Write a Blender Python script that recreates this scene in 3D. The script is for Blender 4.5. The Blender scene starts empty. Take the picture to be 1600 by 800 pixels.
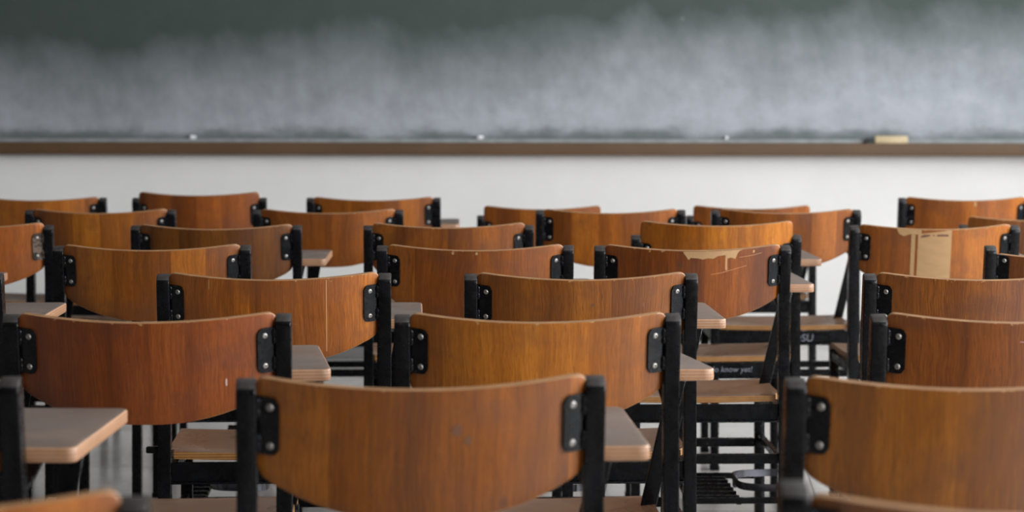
import bpy, bmesh, math, random
from mathutils import Vector, Matrix
random.seed(7)
S = bpy.context.scene
C = S.collection
R = math.radians
PI = math.pi

# ------------------------------------------------------------------ camera, sky, light, exposure
EYE = 1.14                      # lens height above the floor
FPX = 3600.0                    # focal length in pixels of the 1600 px frame
cam_d = bpy.data.cameras.new('camera')
cam = bpy.data.objects.new('camera', cam_d)
C.objects.link(cam)
cam.location = (0, 0, EYE)
cam.rotation_euler = (R(90), 0, 0)
cam_d.sensor_width = 36
cam_d.lens = FPX / 1600 * 36
cam_d.shift_y = -251 / 1600
cam_d.clip_start = 0.05
cam_d.dof.use_dof = True
cam_d.dof.focus_distance = 4.45
cam_d.dof.aperture_fstop = 5.6
S.camera = cam

S.view_settings.view_transform = 'Standard'
S.view_settings.look = 'None'
S.view_settings.gamma = 1
S.view_settings.use_curve_mapping = False
S.view_settings.exposure = 0.36

world = bpy.data.worlds.new('world')
S.world = world
world.use_nodes = True
bg = world.node_tree.nodes['Background']
bg.inputs['Color'].default_value = (0.80, 0.90, 1.0, 1)
bg.inputs['Strength'].default_value = 1.0

# the room turns a little against the camera: everything of the room shell uses this frame
ROOM = Matrix.Translation((0, 11.2, 0)) @ Matrix.Rotation(R(-4.2), 4, 'Z')
XR, XL, YB, HC = 4.3, -6.0, -15.0, 3.3      # right wall, left wall, back wall, ceiling (room frame)
WINDOWS = [(-2.6, -0.9), (-4.9, -3.2), (-7.2, -5.5), (-9.5, -7.8), (-11.8, -10.1)]
WZ0, WZ1 = 0.95, 2.75
for k, (y0, y1) in enumerate(WINDOWS):
    ld = bpy.data.lights.new('daylight', 'AREA')
    ld.shape = 'RECTANGLE'
    ld.size = WZ1 - WZ0
    ld.size_y = y1 - y0
    ld.energy = [52, 150, 185, 190, 190][k]
    ld.color = (0.95, 0.97, 1.0)
    lo = bpy.data.objects.new('daylight', ld)
    C.objects.link(lo)
    lo.matrix_world = ROOM @ Matrix.Translation((XR + 0.22, (y0 + y1) / 2, (WZ0 + WZ1) / 2)) @ Matrix.Rotation(R(90), 4, 'Y')

# ------------------------------------------------------------------ node helpers
def new_mat(name):
    m = bpy.data.materials.new(name)
    m.use_nodes = True
    return m, m.node_tree, m.node_tree.nodes['Principled BSDF']
def nd(nt, kind, **kw):
    n = nt.nodes.new(kind)
    for k, v in kw.items():
        setattr(n, k, v)
    return n
def lk(nt, a, b):
    nt.links.new(a, b)
def math_n(nt, op, a, b=None, c=None, clamp=False):
    n = nd(nt, 'ShaderNodeMath', operation=op, use_clamp=clamp)
    for i, v in enumerate((a, b, c)):
        if v is None: continue
        if isinstance(v, (int, float)): n.inputs[i].default_value = v
        else: lk(nt, v, n.inputs[i])
    return n.outputs[0]
def smooth(nt, v, lo, hi, to0=0.0, to1=1.0):
    n = nd(nt, 'ShaderNodeMapRange', interpolation_type='SMOOTHSTEP')
    lk(nt, v, n.inputs['Value'])
    n.inputs['From Min'].default_value = lo; n.inputs['From Max'].default_value = hi
    n.inputs['To Min'].default_value = to0; n.inputs['To Max'].default_value = to1
    return n.outputs['Result']
def noise(nt, vec, scale, detail=3, rough=0.5):
    n = nd(nt, 'ShaderNodeTexNoise')
    lk(nt, vec, n.inputs['Vector'])
    n.inputs['Scale'].default_value = scale
    n.inputs['Detail'].default_value = detail
    n.inputs['Roughness'].default_value = rough
    return n.outputs['Fac']
def mix(nt, fac, a, b, mode='MIX'):
    n = nd(nt, 'ShaderNodeMix', data_type='RGBA', blend_type=mode)
    if isinstance(fac, (int, float)): n.inputs[0].default_value = fac
    else: lk(nt, fac, n.inputs[0])
    for i, v in ((6, a), (7, b)):
        if isinstance(v, tuple): n.inputs[i].default_value = (*v, 1)
        else: lk(nt, v, n.inputs[i])
    return n.outputs[2]
def comb(nt, x, y, z):
    n = nd(nt, 'ShaderNodeCombineXYZ')
    for i, v in enumerate((x, y, z)):
        if isinstance(v, (int, float)): n.inputs[i].default_value = v
        else: lk(nt, v, n.inputs[i])
    return n.outputs[0]
def sep(nt, v):
    n = nd(nt, 'ShaderNodeSeparateXYZ'); lk(nt, v, n.inputs[0]); return n.outputs
def ramp(nt, fac, stops):
    n = nd(nt, 'ShaderNodeValToRGB')
    lk(nt, fac, n.inputs[0])
    e = n.color_ramp.elements
    while len(e) < len(stops): e.new(0.5)
    for i, (p, c) in enumerate(stops):
        e[i].position = p; e[i].color = (*c, 1)
    return n.outputs[0]
def bump(nt, b, height, strength, dist=0.001):
    n = nd(nt, 'ShaderNodeBump')
    n.inputs['Strength'].default_value = strength
    n.inputs['Distance'].default_value = dist
    lk(nt, height, n.inputs['Height'])
    lk(nt, n.outputs[0], b.inputs['Normal'])
def srgb(h):
    v = [int(h[i:i + 2], 16) / 255 for i in (0, 2, 4)]
    return tuple(c / 12.92 if c <= 0.04045 else ((c + 0.055) / 1.055) ** 2.4 for c in v)

# ------------------------------------------------------------------ materials
def mat_veneer():
    m, nt, b = new_mat('varnished_veneer')
    oi = nd(nt, 'ShaderNodeObjectInfo')
    seed = math_n(nt, 'MULTIPLY', oi.outputs['Alpha'], 37.0)
    uv = sep(nt, nd(nt, 'ShaderNodeUVMap', uv_map='back').outputs[0])       # metres from the centre, metres below the top edge
    x, v = uv[0], uv[1]
    wob = math_n(nt, 'MULTIPLY', math_n(nt, 'SUBTRACT', noise(nt, comb(nt, math_n(nt, 'MULTIPLY', x, 5.0), seed, math_n(nt, 'MULTIPLY', v, 9.0)), 1.0), 0.5), 0.02)
    xw = math_n(nt, 'ADD', x, wob)
    # strips of veneer laid side by side: each its own tone
    vor = nd(nt, 'ShaderNodeTexVoronoi', voronoi_dimensions='1D')
    vor.inputs['Scale'].default_value = 13.0
    lk(nt, math_n(nt, 'ADD', x, seed), vor.inputs['W'])
    strip = sep(nt, vor.outputs['Color'])[0]
    band = noise(nt, comb(nt, math_n(nt, 'MULTIPLY', xw, 22.0), seed, math_n(nt, 'MULTIPLY', v, 1.2)), 1.0, 3)
    grain = noise(nt, comb(nt, math_n(nt, 'MULTIPLY', xw, 420.0), seed, math_n(nt, 'MULTIPLY', v, 14.0)), 1.0, 4, 0.6)
    pore = noise(nt, comb(nt, math_n(nt, 'MULTIPLY', xw, 900.0), seed, math_n(nt, 'MULTIPLY', v, 45.0)), 1.0, 2, 0.6)
    t = math_n(nt, 'ADD', math_n(nt, 'MULTIPLY', strip, 0.30), math_n(nt, 'MULTIPLY', band, 0.66))
    t = math_n(nt, 'ADD', t, math_n(nt, 'MULTIPLY', math_n(nt, 'SUBTRACT', grain, 0.5), 0.65))
    col = ramp(nt, t, [(0.22, (0.100, 0.030, 0.0030)), (0.5, (0.218, 0.072, 0.0075)), (0.78, (0.385, 0.146, 0.018))])
    col = mix(nt, smooth(nt, pore, 0.52, 0.68, 0.0, 0.55), col, (0.07, 0.022, 0.008))
    blot = noise(nt, comb(nt, math_n(nt, 'MULTIPLY', x, 8.0), math_n(nt, 'ADD', seed, 5.0), math_n(nt, 'MULTIPLY', v, 10.0)), 1.0, 4, 0.6)
    col = mix(nt, smooth(nt, blot, 0.46, 0.72, 0.0, 0.55), col, (0.115, 0.042, 0.016))
    col = mix(nt, 1.0, col, oi.outputs['Color'], 'MULTIPLY')
    # a few dark knots and rubbed spots
    kn = nd(nt, 'ShaderNodeTexVoronoi'); kn.inputs['Scale'].default_value = 1.0
    lk(nt, comb(nt, math_n(nt, 'MULTIPLY', x, 11.0), seed, math_n(nt, 'MULTIPLY', v, 7.0)), kn.inputs['Vector'])
    knot = math_n(nt, 'MULTIPLY', smooth(nt, kn.outputs['Distance'], 0.03, 0.09, 1.0, 0.0), 0.6)
    col = mix(nt, knot, col, (0.05, 0.025, 0.017))
    # chipped varnish along the top edge and fine scratches
    chip = noise(nt, comb(nt, math_n(nt, 'MULTIPLY', x, 90.0), seed, math_n(nt, 'MULTIPLY', v, 60.0)), 1.0, 4, 0.7)
    reach = math_n(nt, 'MULTIPLY', smooth(nt, chip, 0.56, 0.80), 0.009)
    reach = math_n(nt, 'ADD', reach, 0.0004)
    chipm = smooth(nt, math_n(nt, 'SUBTRACT', reach, v), -0.0003, 0.0005)
    col = mix(nt, chipm, col, (0.36, 0.20, 0.082))
    scr = noise(nt, comb(nt, math_n(nt, 'MULTIPLY', math_n(nt, 'ADD', x, math_n(nt, 'MULTIPLY', v, 0.6)), 26.0), math_n(nt, 'ADD', seed, 11.0), math_n(nt, 'MULTIPLY', math_n(nt, 'SUBTRACT', v, math_n(nt, 'MULTIPLY', x, 0.25)), 900.0)), 1.0, 2)
    sm = math_n(nt, 'MULTIPLY', smooth(nt, scr, 0.74, 0.80), 0.45)
    col = mix(nt, sm, col, (0.46, 0.25, 0.12))
    lk(nt, col, b.inputs['Base Color'])
    lk(nt, smooth(nt, blot, 0.3, 0.7, 0.36, 0.50), b.inputs['Roughness'])
    b.inputs['Specular IOR Level'].default_value = 0.36
    b.inputs['Coat Weight'].default_value = 0.10
    b.inputs['Coat Roughness'].default_value = 0.3
    bump(nt, b, grain, 0.12, 0.0006)
    return m
def mat_ply(name, light, dark, axis=2, freq=1.0):
    m, nt, b = new_mat(name)
    tc = nd(nt, 'ShaderNodeTexCoord')
    p = sep(nt, tc.outputs['Object'])
    if axis == 'q':
        lay = noise(nt, comb(nt, math_n(nt, 'MULTIPLY', p[0], 6.0), 0.0, math_n(nt, 'MULTIPLY', p[1], 9.0)), 6.0, 3)
    else:
        w = math_n(nt, 'SINE', math_n(nt, 'MULTIPLY', p[2], 2 * PI / 0.0052))
        lay = math_n(nt, 'ADD', math_n(nt, 'MULTIPLY', w, 0.26), 0.5)
        lay = math_n(nt, 'ADD', lay, math_n(nt, 'MULTIPLY', math_n(nt, 'SUBTRACT', noise(nt, tc.outputs['Object'], 70, 3), 0.5), 0.5))
    lk(nt, ramp(nt, lay, [(0.2, dark), (0.75, light)]), b.inputs['Base Color'])
    b.inputs['Roughness'].default_value = 0.42
    return m
def mat_laminate(name, c0, c1, rough, worn):
    m, nt, b = new_mat(name)
    tc = nd(nt, 'ShaderNodeTexCoord')
    oi = nd(nt, 'ShaderNodeObjectInfo')
    p = sep(nt, tc.outputs['Object'])
    sx = math_n(nt, 'ADD', p[0], math_n(nt, 'MULTIPLY', oi.outputs['Random'], 9.0))
    g = noise(nt, comb(nt, math_n(nt, 'MULTIPLY', sx, 16.0), math_n(nt, 'MULTIPLY', p[1], 190.0), 0.0), 1.0, 4, 0.6)
    big = noise(nt, comb(nt, sx, p[1], 0.0), 7.0, 2, 0.5)
    col = ramp(nt, math_n(nt, 'ADD', math_n(nt, 'MULTIPLY', g, 0.45), math_n(nt, 'MULTIPLY', big, 0.55)), [(0.3, c0), (0.7, c1)])
    col = mix(nt, smooth(nt, big, 0.5, 0.8, 0.0, 0.5), col, worn)
    lk(nt, col, b.inputs['Base Color'])
    lk(nt, smooth(nt, big, 0.3, 0.7, rough - 0.06, rough + 0.12), b.inputs['Roughness'])
    bump(nt, b, g, 0.08, 0.0005)
    return m
def mat_black(name, base, rough, chips=0.66):
    m, nt, b = new_mat(name)
    tc = nd(nt, 'ShaderNodeTexCoord')
    oi = nd(nt, 'ShaderNodeObjectInfo')
    off = nd(nt, 'ShaderNodeVectorMath', operation='ADD')
    lk(nt, tc.outputs['Object'], off.inputs[0])
    lk(nt, comb(nt, math_n(nt, 'MULTIPLY', oi.outputs['Random'], 13.0), 0.0, 0.0), off.inputs[1])
    n1 = noise(nt, off.outputs[0], 60, 5, 0.65)
    n2 = noise(nt, off.outputs[0], 14, 3, 0.6)
    col = mix(nt, smooth(nt, n2, 0.4, 0.7), base, tuple(c * 1.9 for c in base))
    col = mix(nt, smooth(nt, n1, chips, chips + 0.03), col, (0.12, 0.085, 0.066))
    lk(nt, col, b.inputs['Base Color'])
    lk(nt, smooth(nt, n1, 0.3, 0.7, rough - 0.10, rough + 0.10), b.inputs['Roughness'])
    b.inputs['Specular IOR Level'].default_value = 0.20
    return m
def mat_plain(name, col, rough, metal=0.0, n_amt=0.0, n_scale=20):
    m, nt, b = new_mat(name)
    tc = nd(nt, 'ShaderNodeTexCoord')
    n = noise(nt, tc.outputs['Object'], n_scale, 4, 0.6)
    lk(nt, mix(nt, smooth(nt, n, 0.3, 0.7), tuple(c * (1 - n_amt) for c in col), tuple(min(1, c * (1 + n_amt)) for c in col)), b.inputs['Base Color'])
    b.inputs['Roughness'].default_value = rough
    b.inputs['Metallic'].default_value = metal
    return m
def mat_board():
    m, nt, b = new_mat('dusty_green_board')
    tc = nd(nt, 'ShaderNodeTexCoord')
    p = sep(nt, tc.outputs['Object'])
    x, z = p[0], p[2]
    big = noise(nt, comb(nt, math_n(nt, 'MULTIPLY', x, 1.1), 0.0, math_n(nt, 'MULTIPLY', z, 1.0)), 1.0, 2, 0.5)
    mid = noise(nt, comb(nt, math_n(nt, 'MULTIPLY', math_n(nt, 'ADD', x, math_n(nt, 'MULTIPLY', z, 0.25)), 4.2), 3.0, math_n(nt, 'MULTIPLY', z, 3.2)), 1.0, 5, 0.55)
    wipe = noise(nt, comb(nt, math_n(nt, 'MULTIPLY', math_n(nt, 'ADD', x, math_n(nt, 'MULTIPLY', z, 0.12)), 20.0), 7.0, math_n(nt, 'MULTIPLY', z, 2.2)), 1.0, 3, 0.6)
    zz = math_n(nt, 'SUBTRACT', z, math_n(nt, 'MULTIPLY', math_n(nt, 'SUBTRACT', big, 0.5), 0.40))
    zz = math_n(nt, 'SUBTRACT', zz, math_n(nt, 'MULTIPLY', math_n(nt, 'SUBTRACT', mid, 0.5), 0.30))
    # dust is thickest where the duster stops, and climbs higher towards the right end
    zz = math_n(nt, 'SUBTRACT', zz, smooth(nt, x, -2.4, 2.6, -0.05, 0.16))
    lin = nd(nt, 'ShaderNodeMapRange'); lk(nt, zz, lin.inputs['Value'])
    for q, v in (('From Min', 0.98), ('From Max', 1.50), ('To Min', 0.92), ('To Max', 0.08)): lin.inputs[q].default_value = v
    dust = lin.outputs['Result']
    dust = math_n(nt, 'MULTIPLY', dust, smooth(nt, wipe, 0.25, 0.75, 0.965, 1.035))
    edge = noise(nt, comb(nt, math_n(nt, 'MULTIPLY', x, 3.4), 12.0, math_n(nt, 'MULTIPLY', z, 6.0)), 1.0, 4, 0.6)
    low = smooth(nt, math_n(nt, 'ADD', z, math_n(nt, 'MULTIPLY', math_n(nt, 'SUBTRACT', edge, 0.5), 0.19)), 0.925, 1.0, 0.34, 1.0)
    dust = math_n(nt, 'MULTIPLY', dust, low)
    clump = noise(nt, comb(nt, math_n(nt, 'MULTIPLY', x, 9.0), 1.0, math_n(nt, 'MULTIPLY', z, 9.0)), 1.0, 4, 0.65)
    dust = math_n(nt, 'MULTIPLY', dust, smooth(nt, clump, 0.25, 0.75, 0.86, 1.14))
    sp = nd(nt, 'ShaderNodeTexVoronoi'); sp.inputs['Scale'].default_value = 2.6
    lk(nt, comb(nt, x, 0.0, z), sp.inputs['Vector'])
    speck = smooth(nt, sp.outputs['Distance'], 0.016, 0.045, 0.22, 0.0)
    dust = math_n(nt, 'ADD', dust, speck, clamp=True)
    lk(nt, mix(nt, dust, (0.034, 0.053, 0.040), (0.425, 0.445, 0.485)), b.inputs['Base Color'])
    b.inputs['Roughness'].default_value = 0.75
    b.inputs['Specular IOR Level'].default_value = 0.25
    return m
def mat_wall():
    m, nt, b = new_mat('white_wall_paint')
    tc = nd(nt, 'ShaderNodeTexCoord')
    n = noise(nt, tc.outputs['Object'], 2.5, 5, 0.6)
    s = noise(nt, tc.outputs['Object'], 9.0, 4, 0.6)
    col = mix(nt, smooth(nt, n, 0.35, 0.7), (0.80, 0.785, 0.765), (0.84, 0.825, 0.805))
    col = mix(nt, smooth(nt, s, 0.66, 0.76, 0.0, 0.25), col, (0.6, 0.57, 0.54))
    lk(nt, col, b.inputs['Base Color'])
    b.inputs['Roughness'].default_value = 0.6
    bump(nt, b, noise(nt, tc.outputs['Object'], 120, 3), 0.1, 0.001)
    return m
def mat_tile():
    m, nt, b = new_mat('pale_floor_tile')
    tc = nd(nt, 'ShaderNodeTexCoord')
    n = noise(nt, tc.outputs['Object'], 3.0, 5, 0.6)
    f = noise(nt, tc.outputs['Object'], 60.0, 3, 0.6)
    col = mix(nt, smooth(nt, n, 0.3, 0.7), (0.47, 0.45, 0.42), (0.56, 0.54, 0.51))
    col = mix(nt, smooth(nt, f, 0.55, 0.7, 0, 0.25), col, (0.40, 0.38, 0.36))
    lk(nt, col, b.inputs['Base Color'])
    lk(nt, smooth(nt, n, 0.3, 0.7, 0.15, 0.26), b.inputs['Roughness'])
    return m
M = dict(
    veneer=mat_veneer(),
    back_edge=mat_ply('plywood_back_edge', (0.30, 0.155, 0.058), (0.20, 0.09, 0.032), 'q'),
    bare=mat_laminate('bare_inner_ply', (0.27, 0.155, 0.066), (0.38, 0.23, 0.10), 0.7, (0.26, 0.16, 0.085)),
    stain=mat_plain('dark_glue_stain', (0.10, 0.036, 0.02), 0.6),
    scratch=mat_plain('pale_scratch', (0.38, 0.20, 0.085), 0.6),
    knot=mat_plain('dark_knot', (0.115, 0.044, 0.018), 0.5),
    smear=mat_plain('whitish_smear', (0.40, 0.27, 0.23), 0.5),
    seat=mat_laminate('worn_seat_top', (0.125, 0.064, 0.033), (0.165, 0.090, 0.049), 0.30, (0.165, 0.092, 0.053)),
    seat_edge=mat_ply('seat_ply_edge', (0.36, 0.175, 0.050), (0.17, 0.070, 0.020)),
    tablet=mat_laminate('grey_brown_tablet_top', (0.086, 0.057, 0.043), (0.130, 0.090, 0.070), 0.38, (0.160, 0.115, 0.085)),
    tablet_edge=mat_ply('tablet_ply_edge', (0.33, 0.185, 0.105), (0.225, 0.105, 0.048)),
    black=mat_black('chipped_black_paint', (0.0022, 0.0024, 0.0030), 0.27, 0.715),
    bracket=mat_black('scuffed_black_plate', (0.0026, 0.0029, 0.0038), 0.25, 0.70),
    cap=mat_plain('dusty_skylit_cap', (0.022, 0.018, 0.016), 0.5, 0, 0.35, 90),  # settled dust, with the sky's reflection mixed into the colour
    gluey=mat_black('bracket_with_dried_glue', (0.030, 0.024, 0.018), 0.55, 0.50),
    steel=mat_plain('dull_steel', (0.32, 0.30, 0.28), 0.42, 0.8, 0.35, 300),
    loop=mat_plain('shiny_dark_steel', (0.12, 0.12, 0.14), 0.22, 0.9),
    chalk_paint=mat_plain('pale_paint_pen', (0.16, 0.17, 0.20), 0.8),
    board=mat_board(), wall=mat_wall(), tile=mat_tile(),
    grout=mat_plain('grey_grout', (0.30, 0.285, 0.27), 0.8, 0, 0.1),
    tray=mat_plain('brown_tray_paint', (0.112, 0.060, 0.027), 0.65, 0, 0.08, 6),
    tray_top=mat_plain('chalky_tray_ledge', (0.30, 0.32, 0.32), 0.7, 0, 0.15, 12),
    ceiling=mat_plain('ceiling_paint', (0.42, 0.42, 0.41), 0.8, 0, 0.02, 3),
    dais=mat_plain('grey_platform', (0.15, 0.145, 0.142), 0.6, 0, 0.1, 6),
    base=mat_plain('dark_base_strip', (0.085, 0.075, 0.07), 0.6, 0, 0.1, 8),
    back_dark=mat_plain('low_bounce_back_wall', (0.10, 0.075, 0.055), 0.6, 0, 0.2, 3),  # unseen wall, dark tone chosen to keep bounce light off the chair backs
    left_paint=mat_plain('low_bounce_left_wall', (0.20, 0.19, 0.18), 0.7, 0, 0.05, 3),  # unseen wall, darkened so the left ends of the backrests stay dim
    chalk=mat_plain('white_chalk', (0.82, 0.82, 0.84), 0.9),
    eraser=mat_plain('pale_wood_eraser', (0.60, 0.48, 0.29), 0.55, 0, 0.1, 30),
    felt=mat_plain('dark_felt', (0.045, 0.05, 0.05), 0.95, 0, 0.2, 200),
    frame=mat_plain('window_frame_paint', (0.55, 0.55, 0.53), 0.5),
)

# ------------------------------------------------------------------ mesh helpers
def mesh_of(name, bm, mats, smooth_f=True, angle=35):
    bmesh.ops.recalc_face_normals(bm, faces=bm.faces[:])
    me = bpy.data.meshes.new(name)
    for f in bm.faces: f.smooth = smooth_f
    if smooth_f:
        for e in bm.edges:
            if len(e.link_faces) == 2 and e.calc_face_angle(0) > R(angle): e.smooth = False
    bm.to_mesh(me); bm.free()
    for m in mats: me.materials.append(m)
    return me
def obj(name, me, parent=None, **props):
    o = bpy.data.objects.new(name, me); C.objects.link(o)
    if parent: o.parent = parent
    for k, v in props.items(): o[k] = v
    return o
def add_box(bm, lo, hi, bev=0.0, mi=0, seg=2, mat=None):
    lo, hi = Vector(lo), Vector(hi)
    t = bmesh.new()
    bmesh.ops.create_cube(t, size=1)
    bmesh.ops.transform(t, verts=t.verts, matrix=Matrix.Translation((lo + hi) / 2) @ Matrix.Diagonal((*(hi - lo), 1)))
    if bev: bmesh.ops.bevel(t, geom=t.edges[:], offset=bev, segments=seg, affect='EDGES', profile=0.5)
    join(bm, t, mi, mat)
def join(bm, t, mi=0, mat=None):
    if mat is not None: bmesh.ops.transform(t, verts=t.verts, matrix=mat)
    vs = {v: bm.verts.new(v.co) for v in t.verts}
    for f in t.faces:
        try: g = bm.faces.new([vs[v] for v in f.verts])
        except ValueError: continue
        g.material_index = mi if mi is not None else f.material_index
    t.free()
def add_bar(bm, p0, p1, side, w, th, bev=0.0015, mi=0):
    """flat bar from p0 to p1, w wide along 'side', th thick"""
    p0, p1 = Vector(p0), Vector(p1)
    ax = (p1 - p0); L = ax.length; ax.normalize()
    s = Vector(side); s = (s - ax * s.dot(ax)).normalized()
    n = ax.cross(s)
    mt = Matrix(((s.x, n.x, ax.x, 0), (s.y, n.y, ax.y, 0), (s.z, n.z, ax.z, 0), (0, 0, 0, 1)))
    mt = Matrix.Translation(p0) @ mt
    add_box(bm, (-w / 2, -th / 2, 0), (w / 2, th / 2, L), bev, mi, 1, mt)
def add_prism(bm, pts, z0, z1, bev=0.0, mi_top=0, mi_side=0, seg=2):
    """polygon in xy pulled up from z0 to z1; top gets mi_top, the rest mi_side"""
    t = bmesh.new()
    lo = [t.verts.new((x, y, z0)) for x, y in pts]
    hi = [t.verts.new((x, y, z1)) for x, y in pts]
    n = len(pts)
    t.faces.new(lo[::-1]); top = t.faces.new(hi)
    for i in range(n): t.faces.new((lo[i], lo[(i + 1) % n], hi[(i + 1) % n], hi[i]))
    bmesh.ops.recalc_face_normals(t, faces=t.faces[:])
    if bev:
        ed = [e for e in t.edges if abs(e.verts[0].co.z - e.verts[1].co.z) < 1e-6]
        bmesh.ops.bevel(t, geom=ed, offset=bev, segments=seg, affect='EDGES', profile=0.5)
    for f in t.faces: f.material_index = mi_top if f.normal.z > 0.9 else mi_side
    join(bm, t, None)
def round_poly(pts, radii, seg=5):
    out = []
    n = len(pts)
    for i in range(n):
        p, a, b = Vector(pts[i]), Vector(pts[i - 1]), Vector(pts[(i + 1) % n])
        r = radii[i]
        if r <= 0: out.append(tuple(p)); continue
        u, w = (a - p).normalized(), (b - p).normalized()
        s0, s1 = p + u * r, p + w * r
        for k in range(seg + 1):
            t = k / seg
            out.append(tuple(s0 * (1 - t) ** 2 + p * 2 * t * (1 - t) + s1 * t ** 2))
    return out

# ------------------------------------------------------------------ room shell (kind = structure)
def room_obj(name, bm, mats, **props):
    o = obj(name, mesh_of(name, bm, mats), None, kind='structure', **props)
    o.matrix_world = ROOM
    return o
bm = bmesh.new(); add_box(bm, (XL - 0.2, YB - 0.2, -0.15), (XR + 0.2, 0.2, -0.004))
floor = room_obj('floor', bm, [M['grout']])
# each floor tile a piece of the floor, over the part the chairs stand on
TS = 0.6
tmesh = None
for i in range(-6, 6):
    for j in range(18):
        if tmesh is None:
            bm = bmesh.new(); add_box(bm, (0.0015, 0.0015, -0.012), (TS - 0.0015, TS - 0.0015, 0.0), 0.0012, 0, 1)
            tmesh = mesh_of('tile', bm, [M['tile']])
        t = obj('tile', tmesh, floor)
        t.location = (i * TS, -0.002 - (j + 1) * TS, 0)
bm = bmesh.new(); add_box(bm, (XL - 0.2, 0, -0.004), (XR + 0.2, 0.2, HC))
room_obj('wall_front', bm, [M['wall']])
bm = bmesh.new(); add_box(bm, (XL - 0.2, YB, -0.004), (XL, 0, HC))
room_obj('wall_left', bm, [M['left_paint']])
bm = bmesh.new(); add_box(bm, (XL - 0.2, YB - 0.2, -0.004), (XR + 0.2, YB, HC))
room_obj('wall_back', bm, [M['back_dark']])
bm = bmesh.new(); add_box(bm, (XL - 0.2, YB - 0.2, HC), (XR + 0.2, 0.2, HC + 0.15))
room_obj('ceiling', bm, [M['ceiling']])
bm = bmesh.new()
add_box(bm, (XR, YB, -0.004), (XR + 0.2, 0, WZ0)); add_box(bm, (XR, YB, WZ1), (XR + 0.2, 0, HC))
ys = [YB] + [v for w in sorted(WINDOWS) for v in w] + [0]
for a, c in zip(ys[::2], ys[1::2]): add_box(bm, (XR, a, WZ0), (XR + 0.2, c, WZ1))
room_obj('wall_right', bm, [M['wall']])
for k, (y0, y1) in enumerate(WINDOWS):
    bm = bmesh.new()
    for a, c in (((y0, WZ0), (y1, WZ0 + 0.04)), ((y0, WZ1 - 0.04), (y1, WZ1)), ((y0, WZ0 + 0.04), (y0 + 0.04, WZ1 - 0.04)),
                 ((y1 - 0.04, WZ0 + 0.04), (y1, WZ1 - 0.04)), (((y0 + y1) / 2 - 0.02, WZ0 + 0.04), ((y0 + y1) / 2 + 0.02, WZ1 - 0.04))):
        add_box(bm, (XR + 0.08, a[0], a[1]), (XR + 0.12, c[0], c[1]))
    room_obj('window_%d' % (k + 1), bm, [M['frame']])
# low platform along the left of the front wall, with a thin dark strip on the wall above it
bm = bmesh.new(); add_box(bm, (XL, -1.3, 0.0), (0.45, 0.0, 0.125), 0.006)
room_obj('trim_1', bm, [M['dais']])
bm = bmesh.new(); add_box(bm, (XL, -0.014, 0.125), (0.45, 0.0, 0.160), 0.003)
room_obj('wall_strip_front', bm, [M['base']])
bm = bmesh.new(); add_box(bm, (0.45, -0.014, 0.0), (XR, 0.0, 0.06), 0.003)
room_obj('baseboard_right', bm, [M['base']])

# ------------------------------------------------------------------ chalkboard, eraser, chalk
def thing(name, label, cat, group=None):
    o = bpy.data.objects.new(name, None); C.objects.link(o)
    o.empty_display_size = 0.1
    o['label'] = label; o['category'] = cat
    if group: o['group'] = group
    return o
board = thing('chalkboard', 'wide green chalkboard hazed with chalk dust along the front wall', 'chalkboard')
board.matrix_world = ROOM
bm = bmesh.new(); add_box(bm, (-4.6, -0.045, 0.905), (3.7, -0.004, 2.15), 0.002)
obj('writing_surface', mesh_of('writing_surface', bm, [M['board']]), board)
bm = bmesh.new(); add_box(bm, (-4.62, -0.115, 0.852), (3.72, -0.004, 0.911), 0.004)
obj('tray', mesh_of('tray', bm, [M['tray']]), board, label='brown chalk tray rail')
bm = bmesh.new(); add_box(bm, (-4.6, -0.075, 0.9112), (3.7, -0.0455, 0.928), 0.003)
obj('ledge_strip', mesh_of('ledge_strip', bm, [M['tray_top']]), board, label='chalk-dusted pale strip above the tray')
bm = bmesh.new(); add_box(bm, (-4.62, -0.055, 2.15), (3.72, -0.004, 2.20), 0.004)
for x in (-4.65, 3.70): add_box(bm, (x, -0.055, 0.852), (x + 0.05, -0.004, 2.20), 0.004)
obj('frame', mesh_of('frame', bm, [M['tray']]), board)

er = thing('board_eraser', 'pale wooden board eraser with dark felt on the chalk tray', 'eraser')
er.matrix_world = ROOM @ Matrix.Translation((1.81, -0.096, 0.9112))
bm = bmesh.new(); add_box(bm, (-0.070, -0.018, 0.0), (0.085, 0.018, 0.036), 0.006)
obj('wooden_back', mesh_of('wooden_back', bm, [M['eraser']]), er)
bm = bmesh.new(); add_box(bm, (-0.112, -0.017, 0.0), (-0.0702, 0.017, 0.026), 0.006)
obj('felt_pad', mesh_of('felt_pad', bm, [M['felt']]), er, label='dark felt end')
for k, (px, w, lab) in enumerate(((300, 0.030, 'white chalk stub on the tray, leftmost of the three'),
                                  (752, 0.036, 'largest white chalk stub on the tray, near the middle of the board'),
                                  (1133, 0.018, 'small white chalk stub on the tray, nearest the eraser'))):
    bm = bmesh.new()
    bmesh.ops.create_cone(bm, cap_ends=True, segments=10, radius1=0.0085, radius2=0.0075, depth=w)
    bmesh.ops.bevel(bm, geom=[e for e in bm.edges if len(e.link_faces) == 2 and e.calc_face_angle(0) > R(60)], offset=0.0015, segments=1, affect='EDGES')
    c = obj('chalk_stub', mesh_of('chalk_stub', bm, [M['chalk']]), None, label=lab, category='chalk', group='chalk stubs on the tray')
    c.matrix_world = ROOM @ Matrix.Translation(((px - 800) / 321.0, -0.060, 0.928 + 0.0085)) @ Matrix.Rotation(R(20 + 37 * k), 4, 'Z') @ Matrix.Rotation(R(90), 4, 'Y')

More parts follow.
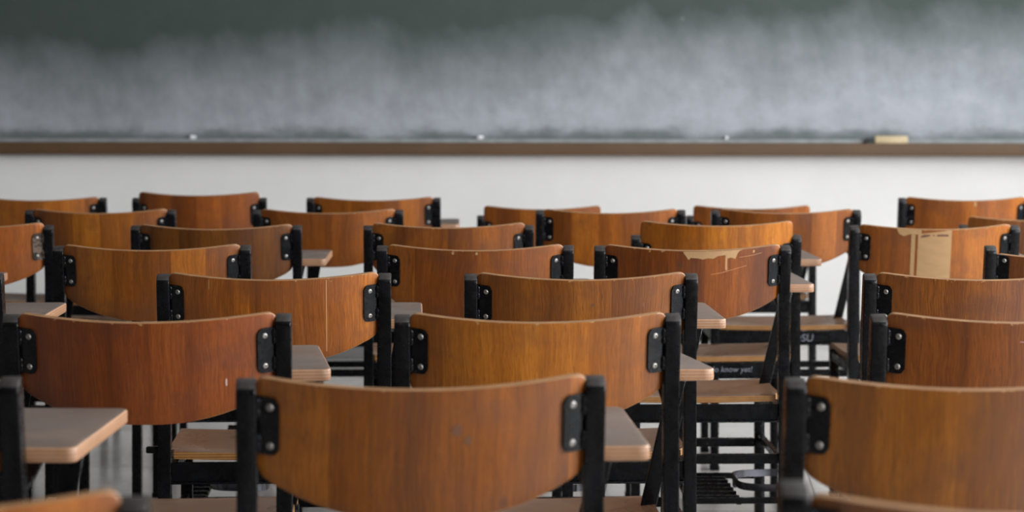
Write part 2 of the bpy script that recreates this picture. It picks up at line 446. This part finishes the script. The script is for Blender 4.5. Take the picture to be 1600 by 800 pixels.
# ------------------------------------------------------------------ lecture chair, built once per kind of part
W = 0.455            # over the rear posts
PW, PD = 0.025, 0.030
LEAN = R(13)
BEND = 0.65
SAG = 0.055
HB = W / 2 - PW - 0.0008
LM = Matrix.Translation((0, 0, BEND)) @ Matrix.Rotation(LEAN, 4, 'X')       # (x, q forward, r up the back) -> chair
def bow(x): return -SAG * (1 - (x / HB) ** 2)
def bow_n(x):
    d = 2 * SAG * x / HB ** 2
    n = Vector((-d, 1, 0)); return n.normalized()

def m_post(h):
    top = (h - BEND) / math.cos(LEAN)
    pts = []
    def lean(q, r): return (q * math.cos(LEAN) - r * math.sin(LEAN), BEND + q * math.sin(LEAN) + r * math.cos(LEAN))
    d = PD / 2
    k = d * math.tan(LEAN / 2)
    side = [(-d, 0), (d, 0), (d, BEND + k - 0.012), (lean(d, 0.012)), lean(d, top - 0.004), lean(d - 0.004, top), lean(-d + 0.010, top),
            lean(-d + 0.003, top - 0.006), lean(-d, top - 0.015), lean(-d, 0.012), (-d, BEND - 0.012)]
    bm = bmesh.new()
    a = [bm.verts.new((-PW / 2, y, z)) for y, z in side]
    b = [bm.verts.new((PW / 2, y, z)) for y, z in side]
    n = len(side)
    bm.faces.new(a); bm.faces.new(b[::-1])
    for i in range(n): bm.faces.new((a[i], a[(i + 1) % n], b[(i + 1) % n], b[i]))
    ed = [e for e in bm.edges if abs(e.verts[0].co.x - e.verts[1].co.x) < 1e-6]
    bmesh.ops.bevel(bm, geom=ed, offset=0.0022, segments=2, affect='EDGES', profile=0.5)
    add_box(bm, (-PW / 2 - 0.002, -PD / 2 - 0.002, 0), (PW / 2 + 0.002, PD / 2 + 0.002, 0.015), 0.002, 0, 1)
    bmesh.ops.recalc_face_normals(bm, faces=bm.faces[:])
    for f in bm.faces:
        if f.normal.z > 0.45 and f.calc_center_median().z > h - 0.03: f.material_index = 1  # upward cap faces take the dust and painted sky reflection tone
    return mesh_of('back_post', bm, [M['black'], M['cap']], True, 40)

def back_bottom(u): return 0.168 - 0.043 * abs(u) ** 2.7
def m_back(kind, ztop):
    """curved plywood: top corners at height ztop"""
    rt = (ztop - BEND) / math.cos(LEAN)
    N, K = 40, 10
    xs = [-HB + 2 * HB * i / N for i in range(N + 1)]
    xs = sorted(set(xs + [s * (HB - v) for s in (-1, 1) for v in (0.0008, 0.002, 0.004, 0.007, 0.011)]))
    rc = 0.011
    bm = bmesh.new()
    uvl = bm.loops.layers.uv.new('back')
    th = 0.0045
    info = {}
    def col(x, side):
        e = max(0.0, abs(x) - (HB - rc))
        top = -(rc - math.sqrt(max(0, rc * rc - e * e)))
        bot = -back_bottom(x / HB) + (rc - math.sqrt(max(0, rc * rc - e * e))) * 1.2
        n = bow_n(x)
        out = []
        for j in range(K + 1):
            dr = top + (bot - top) * j / K
            p = Vector((x, bow(x), rt + dr)) + n * (th * side)
            v = bm.verts.new(LM @ p)
            info[v] = (x, -dr)
            out.append(v)
        return out
    rear = [col(x, -1) for x in xs]
    front = [col(x, 1) for x in xs]
    n = len(xs)
    for i in range(n - 1):
        for j in range(K):
            bm.faces.new((rear[i][j], rear[i + 1][j], rear[i + 1][j + 1], rear[i][j + 1])).material_index = 0
            bm.faces.new((front[i][j], front[i][j + 1], front[i + 1][j + 1], front[i + 1][j])).material_index = 0
        bm.faces.new((rear[i][0], front[i][0], front[i + 1][0], rear[i + 1][0])).material_index = 1
        bm.faces.new((rear[i][K], rear[i + 1][K], front[i + 1][K], front[i][K])).material_index = 1
    for i in (0, n - 1):
        for j in range(K):
            q = (rear[i][j], rear[i][j + 1], front[i][j + 1], front[i][j])
            bm.faces.new(q if i == 0 else q[::-1]).material_index = 1
    for f in bm.faces:
        for l in f.loops: l[uvl].uv = info[l.vert]
    # soft arris between face and edge
    ed = [e for e in bm.edges if len(e.link_faces) == 2 and e.link_faces[0].material_index != e.link_faces[1].material_index]
    bmesh.ops.bevel(bm, geom=ed, offset=0.0014, segments=2, affect='EDGES', profile=0.5, material=1)
    return mesh_of('backrest', bm, [M['veneer'], M['back_edge']], True, 50)

def patch_on_back(ztop, polys, mat, lift=0.0006):
    """thin piece lying on the camera side of the backrest; outline in (x, metres below the top edge), given as columns (x, v_top, v_bottom)"""
    rt = (ztop - BEND) / math.cos(LEAN)
    bm = bmesh.new()
    for cols in polys:
        cs = []
        for (x0, a0, b0), (x1, a1, b1) in zip(cols[:-1], cols[1:]):
            m = max(1, int(abs(x1 - x0) / 0.006))
            cs += [(x0 + (x1 - x0) * k / m, a0 + (a1 - a0) * k / m, b0 + (b1 - b0) * k / m) for k in range(m)]
        cs.append(cols[-1])
        rows = []
        for x, a, b in cs:
            nn = bow_n(x)
            r = []
            for v in (a, b):
                for l in (0.0042, 0.0045 + lift):
                    r.append(bm.verts.new(LM @ (Vector((x, bow(x), rt - v)) - nn * l)))
            rows.append(r)
        for p, q in zip(rows[:-1], rows[1:]):
            bm.faces.new((p[1], q[1], q[3], p[3])); bm.faces.new((p[0], q[0], q[1], p[1])); bm.faces.new((p[2], p[3], q[3], q[2]))
        for p in (rows[0], rows[-1]): bm.faces.new((p[0], p[1], p[3], p[2]))
    return mesh_of('patch', bm, [mat], False)

def m_bracket(sx, h, mat):
    """plate welded to the post, following the end of the backrest; sx = -1 left, 1 right"""
    top = (h - BEND) / math.cos(LEAN)
    r1, r0 = top - 0.016, top - 0.016 - 0.074
    xa, xb = HB + 0.0025, HB - 0.030
    bm = bmesh.new()
    xs = [xa + (xb - xa) * k / 8 for k in range(9)]
    rc = 0.009
    rows = []
    for x in xs:
        e = max(0, (xb + rc) - x)
        cut = rc - math.sqrt(max(0, rc * rc - e * e))
        xx = min(x, HB)
        n = bow_n(xx); base = Vector((x, bow(xx) if x <= HB else bow(HB), 0))
        r = []
        for z in (r1 - cut, r0 + cut):
            for l in (0.0050, 0.0085):
                p = base - n * l; p.z = z; p.x *= sx
                r.append(bm.verts.new(LM @ p))
        rows.append(r)
    for p, q in zip(rows[:-1], rows[1:]):
        bm.faces.new((p[1], q[1], q[3], p[3])); bm.faces.new((p[0], p[2], q[2], q[0]))
        bm.faces.new((p[0], q[0], q[1], p[1])); bm.faces.new((p[2], p[3], q[3], q[2]))
    for p in (rows[0], rows[-1]): bm.faces.new((p[0], p[1], p[3], p[2]))
    bmesh.ops.bevel(bm, geom=[e for e in bm.edges if len(e.link_faces) == 2 and e.calc_face_angle(0) > R(60)], offset=0.0008, segments=1, affect='EDGES')
    # weld beads where plate meets post
    rr = random.Random(int(h * 1000) + sx)
    for zc in (r1 - 0.010, r1 - 0.022, r0 + 0.018, r0 + 0.008):
        t = bmesh.new(); bmesh.ops.create_icosphere(t, subdivisions=2, radius=1)
        mt = LM @ Matrix.Translation((sx * (HB - 0.001), -0.0115, zc)) @ Matrix.Diagonal((0.0036 + rr.random() * 0.002, 0.0032, 0.0065 + rr.random() * 0.004, 1))
        join(bm, t, 0, mt)
    return mesh_of('bracket', bm, [mat], True, 40)
def m_screw(sx, h, which):
    top = (h - BEND) / math.cos(LEAN)
    z = top - 0.016 - (0.012 if which == 0 else 0.062)
    x = HB - 0.0195
    n = bow_n(x)
    c = Vector((x, bow(x), 0)) - n * 0.0083; c.z = z; c.x *= sx
    n = Vector((n.x * sx, n.y, 0))
    t = bmesh.new()
    # dome head with a driver slot ring
    prof = [(0.0050, 0.0), (0.0050, 0.0008), (0.0043, 0.0018), (0.0032, 0.0024), (0.0022, 0.0025), (0.0017, 0.0008), (0.0, 0.0008)]
    seg = 14
    rings = []
    for r, hgt in prof[:-1]:
        rings.append([t.verts.new((r * math.cos(2 * PI * k / seg), r * math.sin(2 * PI * k / seg), hgt)) for k in range(seg)])
    for a, b in zip(rings[:-1], rings[1:]):
        for k in range(seg): t.faces.new((a[k], a[(k + 1) % seg], b[(k + 1) % seg], b[k]))
    t.faces.new(rings[-1])
    rot = (-n).to_track_quat('Z', 'Y').to_matrix().to_4x4()
    bm = bmesh.new(); join(bm, t, 0, LM @ Matrix.Translation(c) @ rot)
    return mesh_of('screw', bm, [M['steel']], True, 50)

def m_seat():
    bm = bmesh.new()
    NX, NY = 20, 16
    th = 0.014
    def top(u, v):
        z = 0.4375
        z -= 0.013 * (math.sin(PI * min(1, max(0, v * 1.15))) ** 1.5) * (1 - 0.75 * u * u)
        z += 0.004 * u * u
        if v > 0.82: z -= 0.016 * ((v - 0.82) / 0.18) ** 2
        return z
    def xy(u, v):
        hw = 0.198 + 0.018 * min(1, v / 0.25) * (1 if v > 0.10 else v / 0.10)
        hw = min(hw, 0.199) if v < 0.10 else hw
        e = max(0, v - 0.93) / 0.07
        hw -= 0.03 * e * e
        return u * hw, 0.004 + 0.376 * v
    vs = [j / NY for j in range(NY + 1)]
    g = []
    for side in (0, 1):
        rows = []
        for v in vs:
            r = []
            for i in range(NX + 1):
                u = -1 + 2 * i / NX
                x, y = xy(u, v); r.append(bm.verts.new((x, y, top(u, v) - th * side)))
            rows.append(r)
        g.append(rows)
    for j in range(NY):
        for i in range(NX):
            a, b = g
            bm.faces.new((a[j][i], a[j][i + 1], a[j + 1][i + 1], a[j + 1][i])).material_index = 0
            bm.faces.new((b[j][i], b[j + 1][i], b[j + 1][i + 1], b[j][i + 1])).material_index = 1
    for i in range(NX):
        for j in (0, NY): bm.faces.new((g[0][j][i], g[0][j][i + 1], g[1][j][i + 1], g[1][j][i])).material_index = 1
    for j in range(NY):
        for i in (0, NX): bm.faces.new((g[0][j][i], g[0][j + 1][i], g[1][j + 1][i], g[1][j][i])).material_index = 1
    ed = [e for e in bm.edges if len(e.link_faces) == 2 and e.calc_face_angle(0) > R(60)]
    bmesh.ops.bevel(bm, geom=ed, offset=0.002, segments=2, affect='EDGES', profile=0.5, material=0)
    return mesh_of('seat', bm, [M['seat'], M['seat_edge']], True, 45)

TX = W / 2 + 0.062       # outer edge of the tablet
def m_tablet(kind):
    if kind == 'square':
        pts = [(0.105, 0.006), (TX, 0.006), (TX, 0.372), (-0.02, 0.372), (-0.02, 0.215), (0.105, 0.150)]
        rad = [0.012, 0.016, 0.020, 0.03, 0.03, 0.05]
    else:               # outer corner cut at a slant
        pts = [(0.105, 0.006), (TX, 0.006), (TX - 0.005, 0.060), (TX - 0.045, 0.372), (-0.02, 0.372), (-0.02, 0.215), (0.105, 0.150)]
        rad = [0.012, 0.020, 0.02, 0.020, 0.03, 0.03, 0.05]
    bm = bmesh.new()
    add_prism(bm, round_poly(pts, rad), 0.680, 0.700, 0.0035, 0, 1, 3)
    return mesh_of('tablet', bm, [M['tablet'], M['tablet_edge']], True, 40)
def m_support():
    bm = bmesh.new()
    add_bar(bm, (0.198, 0.26, 0.40), (0.254, 0.20, 0.676), (1, 0, 0), 0.027, 0.008)
    add_box(bm, (0.135, 0.185, 0.672), (0.268, 0.215, 0.6795), 0.0015, 0, 1)
    add_bar(bm, (0.215, 0.012, 0.640), (0.215, 0.19, 0.6755), (1, 0, 0), 0.020, 0.007)
    return mesh_of('tablet_support', bm, [M['black']], True, 40)
def m_leg(sx):
    bm = bmesh.new()
    add_box(bm, (sx * 0.206 - 0.012, 0.340, 0.0), (sx * 0.206 + 0.012, 0.364, 0.421), 0.002)
    add_box(bm, (sx * 0.206 - 0.014, 0.338, 0.0), (sx * 0.206 + 0.014, 0.366, 0.015), 0.002, 0, 1)
    return mesh_of('leg', bm, [M['black']], True, 40)
def m_rail_rear():
    bm = bmesh.new()
    x = W / 2 - PW - 0.0003
    add_box(bm, (-x, -0.008, 0.384), (x, -0.003, 0.4225), 0.001, 0, 1)
    add_box(bm, (-x, -0.020, 0.381), (x, -0.003, 0.3845), 0.001, 0, 1)
    return mesh_of('seat_rail', bm, [M['black']], True, 40)
def m_frame():
    bm = bmesh.new()
    for sx in (-1, 1):
        add_box(bm, (sx * 0.206 - 0.010, 0.0155, 0.389), (sx * 0.206 + 0.010, 0.3395, 0.4145), 0.0015, 0, 1)
    add_box(bm, (-0.193, 0.345, 0.389), (0.193, 0.352, 0.4145), 0.0015, 0, 1)
    return mesh_of('seat_frame', bm, [M['black']], True, 40)
def m_stretcher(which):
    bm = bmesh.new()
    x = W / 2 - PW - 0.0003
    if which == 'rear': 
        add_box(bm, (-x, -0.006, 0.283), (x, -0.002, 0.305), 0.001, 0, 1)
        add_box(bm, (-x, -0.002, 0.3015), (x, 0.012, 0.305), 0.001, 0, 1)
    elif which == 'front': add_box(bm, (-0.193, 0.342, 0.270), (0.193, 0.362, 0.290), 0.0015, 0, 1)
    else:
        sx = -1 if which == 'left' else 1
        add_box(bm, (sx * 0.206 - 0.007, 0.0155, 0.286), (sx * 0.206 + 0.007, 0.3395, 0.304), 0.0015, 0, 1)
    return mesh_of('stretcher', bm, [M['black']], True, 40)
def m_rack(x0):
    bm = bmesh.new()
    x = W / 2 - PW - 0.0003
    add_box(bm, (x0 - 0.006, -0.006, 0.190), (x, 0.004, 0.204), 0.001, 0, 1)
    add_box(bm, (x0 - 0.006, 0.346, 0.190), (0.193, 0.356, 0.204), 0.001, 0, 1)
    for y in (0.05, 0.105, 0.16, 0.215, 0.27, 0.315): add_box(bm, (x0 - 0.004, y - 0.006, 0.192), (0.118, y + 0.006, 0.201), 0.001, 0, 1)
    for xx in (x0, 0.112): add_box(bm, (xx - 0.006, 0.003, 0.1865), (xx + 0.006, 0.348, 0.1925), 0.001, 0, 1)
    return mesh_of('book_rack', bm, [M['black']], True, 40)
def m_loop():
    bm = bmesh.new()
    pts = round_poly([(0.122, 0.07), (0.262, 0.05), (0.262, 0.29), (0.122, 0.27)], [0.055, 0.05, 0.05, 0.055], 8)
    n = len(pts)
    ins = []
    cx, cy = 0.19, 0.17
    for x, y in pts:
        d = Vector((cx - x, cy - y)).normalized() * 0.004
        ins.append((x + d.x, y + d.y))
    lo = [bm.verts.new((x, y, 0.207)) for x, y in pts]; hi = [bm.verts.new((x, y, 0.224)) for x, y in pts]
    li = [bm.verts.new((x, y, 0.207)) for x, y in ins]; hi2 = [bm.verts.new((x, y, 0.224)) for x, y in ins]
    for i in range(n):
        k = (i + 1) % n
        bm.faces.new((lo[i], lo[k], hi[k], hi[i])); bm.faces.new((li[k], li[i], hi2[i], hi2[k]))
        bm.faces.new((hi[i], hi[k], hi2[k], hi2[i])); bm.faces.new((lo[k], lo[i], li[i], li[k]))
    add_box(bm, (0.1185, 0.155, 0.200), (0.1255, 0.185, 0.212), 0.0008, 0, 1)
    return mesh_of('side_loop', bm, [M['loop']], True, 40)
def m_lug():
    bm = bmesh.new()
    add_box(bm, (-W / 2 - 0.024, -0.006, 0.440), (-W / 2, 0.006, 0.453), 0.002, 0, 1)
    return mesh_of('link_lug', bm, [M['black']], True, 40)

CACHE = {}
def cached(key, fn, *a):
    if key not in CACHE: CACHE[key] = fn(*a)
    return CACHE[key]
GROUP = 'wooden lecture chairs in rows'
def chair(px0, px1, d, label, rot=2.0, post=0.790, back=0.797, tint=(1, 1, 1), seed=0.5, tablet='square', tab_rot=0.0, gluey=False, lug=False, rack=0.0, bars=True, tab_dz=0.0):
    sc = FPX / d
    cx = None
    if px0 is not None and px1 is not None: cx = ((px0 + px1) / 2 - 800) / sc
    elif px0 is not None: cx = (px0 - 800) / sc + W / 2
    else: cx = (px1 - 800) / sc - W / 2
    root = thing('lecture_chair', label, 'chair', GROUP)
    root.location = (cx, d, 0)
    root.rotation_euler = (0, 0, R(rot))
    bk = obj('backrest', cached(('back', back), m_back, 'n', back), root)
    bk.color = (*tint, seed)
    for sx in (-1, 1):
        p = obj('back_post', cached(('post', post), m_post, post), root)
        p.location.x = sx * (W / 2 - PW / 2)
        g = gluey and sx == 1
        br = obj('bracket', cached(('br', sx, post, g), m_bracket, sx, post, M['gluey'] if g else M['bracket']), root)
        if g: br['label'] = 'bracket smeared with dried glue'
        for w in (0, 1): obj('screw', cached(('scr', sx, post, w), m_screw, sx, post, w), br)
        obj('leg', cached(('leg', sx), m_leg, sx), root)
    obj('seat', cached('seat', m_seat), root)
    obj('seat_rail', cached('rail', m_rail_rear), root)
    obj('seat_frame', cached('frame', m_frame), root)
    for w in ('rear', 'front', 'left', 'right') if bars else ('left', 'right'): obj('stretcher', cached(('st', w), m_stretcher, w), root)
    if rack is not None:
        obj('book_rack', cached(('rack', rack), m_rack, rack), root)
        obj('side_loop', cached('loop', m_loop), root)
    tb = obj('tablet', cached(('tab', tablet), m_tablet, tablet), root)
    if tab_rot:
        a = R(tab_rot); pv = Vector((TX, 0.006, 0))
        mt = Matrix.Translation(pv) @ Matrix.Rotation(a, 4, 'Z') @ Matrix.Translation(-pv)
        tb.matrix_local = mt
    if tab_dz: tb.location.z += tab_dz
    sp_ = obj('tablet_support', cached('sup', m_support), root)
    sp_.location.z = tab_dz
    if lug: obj('link_lug', cached('lug', m_lug), root)
    root['_z'] = back
    return root

D = [2.035, 2.87, 3.69, 4.52, 5.36, 6.19, 7.02, 7.85]
# nearest row, cut by the bottom of the photo
chair(None, 237, D[0], 'blurred nearest lecture chair at bottom left corner, only its backrest top showing', 2, tint=(1.1, 0.95, 0.9), seed=0.11, back=0.798, post=0.786)
chair(1207, None, D[0], 'blurred nearest lecture chair at bottom right, below the golden-brown chair back', 2, post=0.803, tint=(0.75, 0.72, 0.7), seed=0.72)
# first full row
chair(None, 39, D[1], 'lecture chair cut by the left edge, large grey writing tablet in front of it', 0.5, tint=(1.2, 1.0, 0.8), seed=0.31, tab_rot=-1.5)
front = chair(375, 940, D[1], 'large orange-brown lecture chair in the front centre, whole backrest showing', 4.0, tint=(1.05, 0.95, 0.85), seed=0.23, tab_rot=-1)
chair(1220, None, D[1], 'golden-brown lecture chair at lower right with big shiny bracket screws', 2.0, tint=(0.95, 0.92, 0.60), seed=0.83)
# second row
chair(12, 457, D[2], 'dark red-brown lecture chair at left, behind the grey writing tablet', 2.0, tint=(0.72, 0.50, 0.60), seed=0.43, tab_rot=6)
chair(620, 1057, D[2], 'striped golden lecture chair just behind the large front centre chair', 2.5, tint=(1.12, 1.02, 0.78), seed=0.57, tablet='slant')
reddish = chair(1355, None, D[2], 'reddish brown lecture chair at right edge, directly behind the golden-brown one', 1.0, tint=(0.85, 0.70, 0.62), seed=0.37)
# third row
chair(None, 8, D[3], 'lecture chair mostly beyond the left edge, grey tablet above the dark red chair', 2, tint=(1, 0.9, 0.9), seed=0.91, tab_rot=0)
chair(248, 612, D[3], 'sharp amber lecture chair with pale veneer joints, between the left and centre chairs', 2.5, tint=(1.12, 0.95, 0.72), seed=0.29, lug=True)
fine = chair(725, 1088, D[3], 'sharp fine-grained brown lecture chair left of the torn-edged one', 2.0, tint=(0.84, 0.76, 0.68), seed=0.67)
chair(1345, None, D[3], 'dark walnut-brown lecture chair at right edge, in front of the peeled backrest', 0.5, tint=(0.62, 0.52, 0.50), seed=0.18)
# fourth row
chair(None, -75, D[4], 'lecture chair outside the left edge, only its small tablet corner showing', 2, seed=0.77)
chair(85, 395, D[4], 'golden-brown lecture chair at left with worn pale top edge', 3.0, tint=(0.95, 0.84, 0.66), seed=0.62, rack=0.075, bars=False, tab_dz=-0.032)
nicked = chair(588, 897, D[4], 'brown streaky lecture chair with nicked top, left of centre behind sharp chairs', 1.5, tint=(0.86, 0.70, 0.60), seed=0.48, tab_dz=-0.016)
torn = chair(925, 1235, D[4], 'red-brown lecture chair with torn veneer on its top edge', 1.5, tint=(0.78, 0.60, 0.56), seed=0.39)
chair(1535, None, D[4], 'lecture chair at right edge with low dark backrest and tall black post', 0, back=0.775, tint=(0.7, 0.6, 0.5), seed=0.86)
# fifth row
chair(None, 85, D[5], 'worn pinkish lecture chair at left edge, bracket smeared with dried glue', 2.5, tint=(1.15, 0.95, 1.0), seed=0.13, gluey=True, back=0.801)
chair(207, 473, D[5], 'olive-brown lecture chair behind the amber one, left of the narrow grey tablet', 1.5, tint=(0.55, 0.52, 0.44), seed=0.25)
chair(568, 834, D[5], 'dark brown lecture chair whose top shows over the streaky nicked chair', 2.0, tint=(0.82, 0.70, 0.58), seed=0.53, back=0.801)
marked = chair(985, 1250, D[5], 'bright honey lecture chair whose backrest rises above its low posts', 1.0, post=0.764, back=0.806, tint=(1.22, 1.10, 0.62), seed=0.34, rack=None)
peeled = chair(1325, 1588, D[5], 'lecture chair at right with wide pale patch of peeled veneer', 1.5, tint=(1.0, 0.86, 0.66), seed=0.71)
# sixth row
chair(43, 276, D[6], rack=None, label='caramel lecture chair at far left, behind the glue-smeared one', rot=1.5, tint=(0.98, 0.88, 0.66), seed=0.58)
chair(398, 630, D[6], rack=None, label='mid-brown lecture chair behind the narrow grey tablet left of centre', rot=1.5, tint=(0.88, 0.74, 0.62), seed=0.44)
knotted = chair(838, 1068, D[6], rack=None, label='orange-brown lecture chair with small dark knot, behind the two centre posts', rot=1.5, tint=(1.12, 0.95, 0.68), seed=0.66)
marked2 = chair(1112, 1340, D[6], rack=None, label='plain brown lecture chair right of the honey one, white wall showing beneath it', rot=1.5, tint=(0.95, 0.80, 0.66), seed=0.21)
chair(1497, None, D[6], rack=None, label='low dark-brown lecture chair at right edge behind the peeled one', rot=0.5, post=0.745, back=0.774, tint=(0.6, 0.52, 0.42), seed=0.96)
# back row, nearest the board
chair(None, 168, D[7], rack=None, label='rearmost lecture chair at the left edge below the chalkboard', rot=1.5, tint=(1.0, 0.86, 0.64), seed=0.16)
chair(210, 417, D[7], rack=None, label='rearmost lecture chair standing tallest against the white wall, left of centre', rot=1.0, back=0.814, tint=(0.95, 0.74, 0.60), seed=0.63)
chair(481, 688, D[7], rack=None, label='rearmost amber lecture chair with striped right side against the white wall', rot=1.0, tint=(1.0, 0.86, 0.66), seed=0.27)
chair(745, 949, 8.05, rack=None, label='low rearmost lecture chair half hidden by the orange-brown knotted one', rot=1.5, post=0.719, back=0.757, tint=(0.82, 0.66, 0.56), seed=0.51)
chair(1071, 1275, 8.05, rack=None, label='low rearmost lecture chair behind the plain brown one at right', rot=1.5, post=0.719, back=0.758, tint=(0.85, 0.66, 0.56), seed=0.74)
scuffed = chair(1402, 1609, D[7], rack=None, label='rearmost lecture chair at right, pale scuff near its top edge', rot=1.0, tint=(0.95, 0.78, 0.62), seed=0.47)

# ------------------------------------------------------------------ damage and marks that single chairs out
def chair_patch(root, name, label, polys, mat, lift=0.0006):
    return obj(name, patch_on_back(root['_z'], polys, mat, lift), root, label=label)
k = FPX / D[4]
def cx4(p): return (p - 1080) / k
jag = [(1062, 0.004), (1066, 0.012), (1070, 0.021), (1073, 0.016), (1084, 0.017), (1092, 0.020), (1100, 0.017), (1108, 0.019), (1114, 0.013), (1126, 0.011),
       (1129, 0.020), (1135, 0.018), (1142, 0.022), (1145, 0.010), (1148, 0.004), (1153, 0.0015)]
chair_patch(torn, 'torn_patch', 'patch of torn veneer', [[(cx4(p), 0.0012, v) for p, v in jag]], M['bare'])
chair_patch(torn, 'split_line', 'pale split running down', [[(cx4(1126.5), 0.010, 0.046), (cx4(1129.5), 0.010, 0.049)]], M['scratch'], 0.0004)
chair_patch(torn, 'long_scratch', 'long pale scratches', [
    [(cx4(1104), 0.0560, 0.0568), (cx4(1120), 0.0530, 0.0540), (cx4(1134), 0.0480, 0.0488), (cx4(1160), 0.0400, 0.0406)],
    [(cx4(1148), 0.0190, 0.0196), (cx4(1170), 0.0165, 0.0172), (cx4(1184), 0.0135, 0.0141)],
    [(cx4(1170), 0.0060, 0.0120), (cx4(1172.5), 0.0050, 0.0100)]], M['scratch'], 0.0004)
k5 = FPX / D[5]
def cx5(p): return (p - 1456.5) / k5
chair_patch(peeled, 'peeled_patch', 'wide pale strip of bare inner plywood', [
    [(cx5(1425), 0.012, 0.149), (cx5(1430), 0.011, 0.150), (cx5(1474), 0.0008, 0.1495), (cx5(1476), 0.0008, 0.149)],
    [(cx5(1415), 0.015, 0.146), (cx5(1421), 0.014, 0.147)],
    [(cx5(1394), 0.0008, 0.004), (cx5(1397), 0.0008, 0.015), (cx5(1404), 0.0008, 0.020), (cx5(1412), 0.0008, 0.014), (cx5(1424.9), 0.0008, 0.013)],
    [(cx5(1425), 0.0008, 0.0119), (cx5(1429.9), 0.0008, 0.0109)]], M['bare'])
chair_patch(peeled, 'glue_stain', 'dark dashed glue stain', [
    [(cx5(1429), 0.018, 0.022), (cx5(1434), 0.013, 0.021), (cx5(1443), 0.013, 0.017)],
    [(cx5(1446), 0.014, 0.016), (cx5(1450), 0.014, 0.017)],
    [(cx5(1453), 0.013, 0.018), (cx5(1462), 0.012, 0.018), (cx5(1471), 0.013, 0.018)]], M['stain'], 0.0009)
for root, px, cxp, dd, a, b, w in ((bpy.data.objects['lecture_chair.005'], 356, 234.5, D[2], 0.098, 0.112, 0.0014),):
    kk = FPX / dd
    chair_patch(root, 'white_smear', 'small whitish smear near the right end', [[((px - cxp) / kk - w, a + 0.003, b - 0.003), ((px - cxp) / kk, a, b), ((px - cxp) / kk + w, a + 0.003, b - 0.003)]], M['smear'], 0.0004)
amber = bpy.data.objects['lecture_chair.009']
kk = FPX / D[3]
chair_patch(amber, 'veneer_joint', 'pale open joint between veneer strips', [
    [((510 - 430) / kk, 0.003, 0.148), ((511.3 - 430) / kk, 0.003, 0.148)],
    [((332 - 430) / kk, 0.004, 0.024), ((333 - 430) / kk, 0.004, 0.022)]], M['scratch'], 0.0003)
def spot(root, name, label, px, py_v, rx, ry, cx, d, mat):
    kk = FPX / d; x0 = (px - cx) / kk
    cols = [(x0 + rx * math.cos(PI - PI * t / 8), py_v - ry * max(0.05, math.sin(PI * t / 8)), py_v + ry * max(0.05, math.sin(PI * t / 8))) for t in range(9)]
    chair_patch(root, name, label, [cols], mat, 0.0003)
def graffiti(root, text, x, z, size, name='painted_words'):
    cu = bpy.data.curves.new(name, 'FONT')
    cu.body = text; cu.size = size; cu.extrude = 0.0002; cu.shear = 0.15
    cu.materials.append(M['chalk_paint'])
    tmp = bpy.data.objects.new('lettering', cu); C.objects.link(tmp)
    me = bpy.data.meshes.new_from_object(tmp.evaluated_get(bpy.context.evaluated_depsgraph_get()))
    bpy.data.objects.remove(tmp)
    o = obj(name, me, root, label='pale hand-painted lettering')
    o.location = (x, -0.0086, z); o.rotation_euler = (R(90), 0, 0)
spot(front, 'knot', 'dark blurred knot', 709, 0.052, 0.0065, 0.0080, 657.5, D[1], M['knot'])
spot(front, 'knot', 'dark blurred knot', 726, 0.066, 0.0050, 0.0060, 657.5, D[1], M['knot'])
spot(knotted, 'knot', 'small dark knot', 1013, 0.030, 0.0045, 0.0050, 953, D[6], M['knot'])
spot(fine, 'knot', 'small dark knot', 1000, 0.055, 0.0020, 0.0050, 906.5, D[3], M['knot'])
spot(fine, 'knot', 'small dark knot', 921, 0.049, 0.0030, 0.0035, 906.5, D[3], M['knot'])
for q in (708, 744): spot(nicked, 'nick', 'pale nick below the top edge', q, 0.0060, 0.0030, 0.0035, 742.5, D[4], M['bare'])
spot(scuffed, 'scuff', 'pale upright scuff', 1515, 0.011, 0.0040, 0.0090, 1505.5, D[7], M['bare'])
chair_patch(reddish, 'scratch', 'pale level scratch', [[((1574 - 1577) / 976, 0.030, 0.0308), ((1605 - 1577) / 976, 0.030, 0.0318)]], M['smear'], 0.0004)
graffiti(marked, 'No know yet!', -0.020, 0.398, 0.021)
graffiti(marked2, 'OSU', 0.022, 0.391, 0.032)
for o in S.objects:
    if '_z' in o: del o['_z']
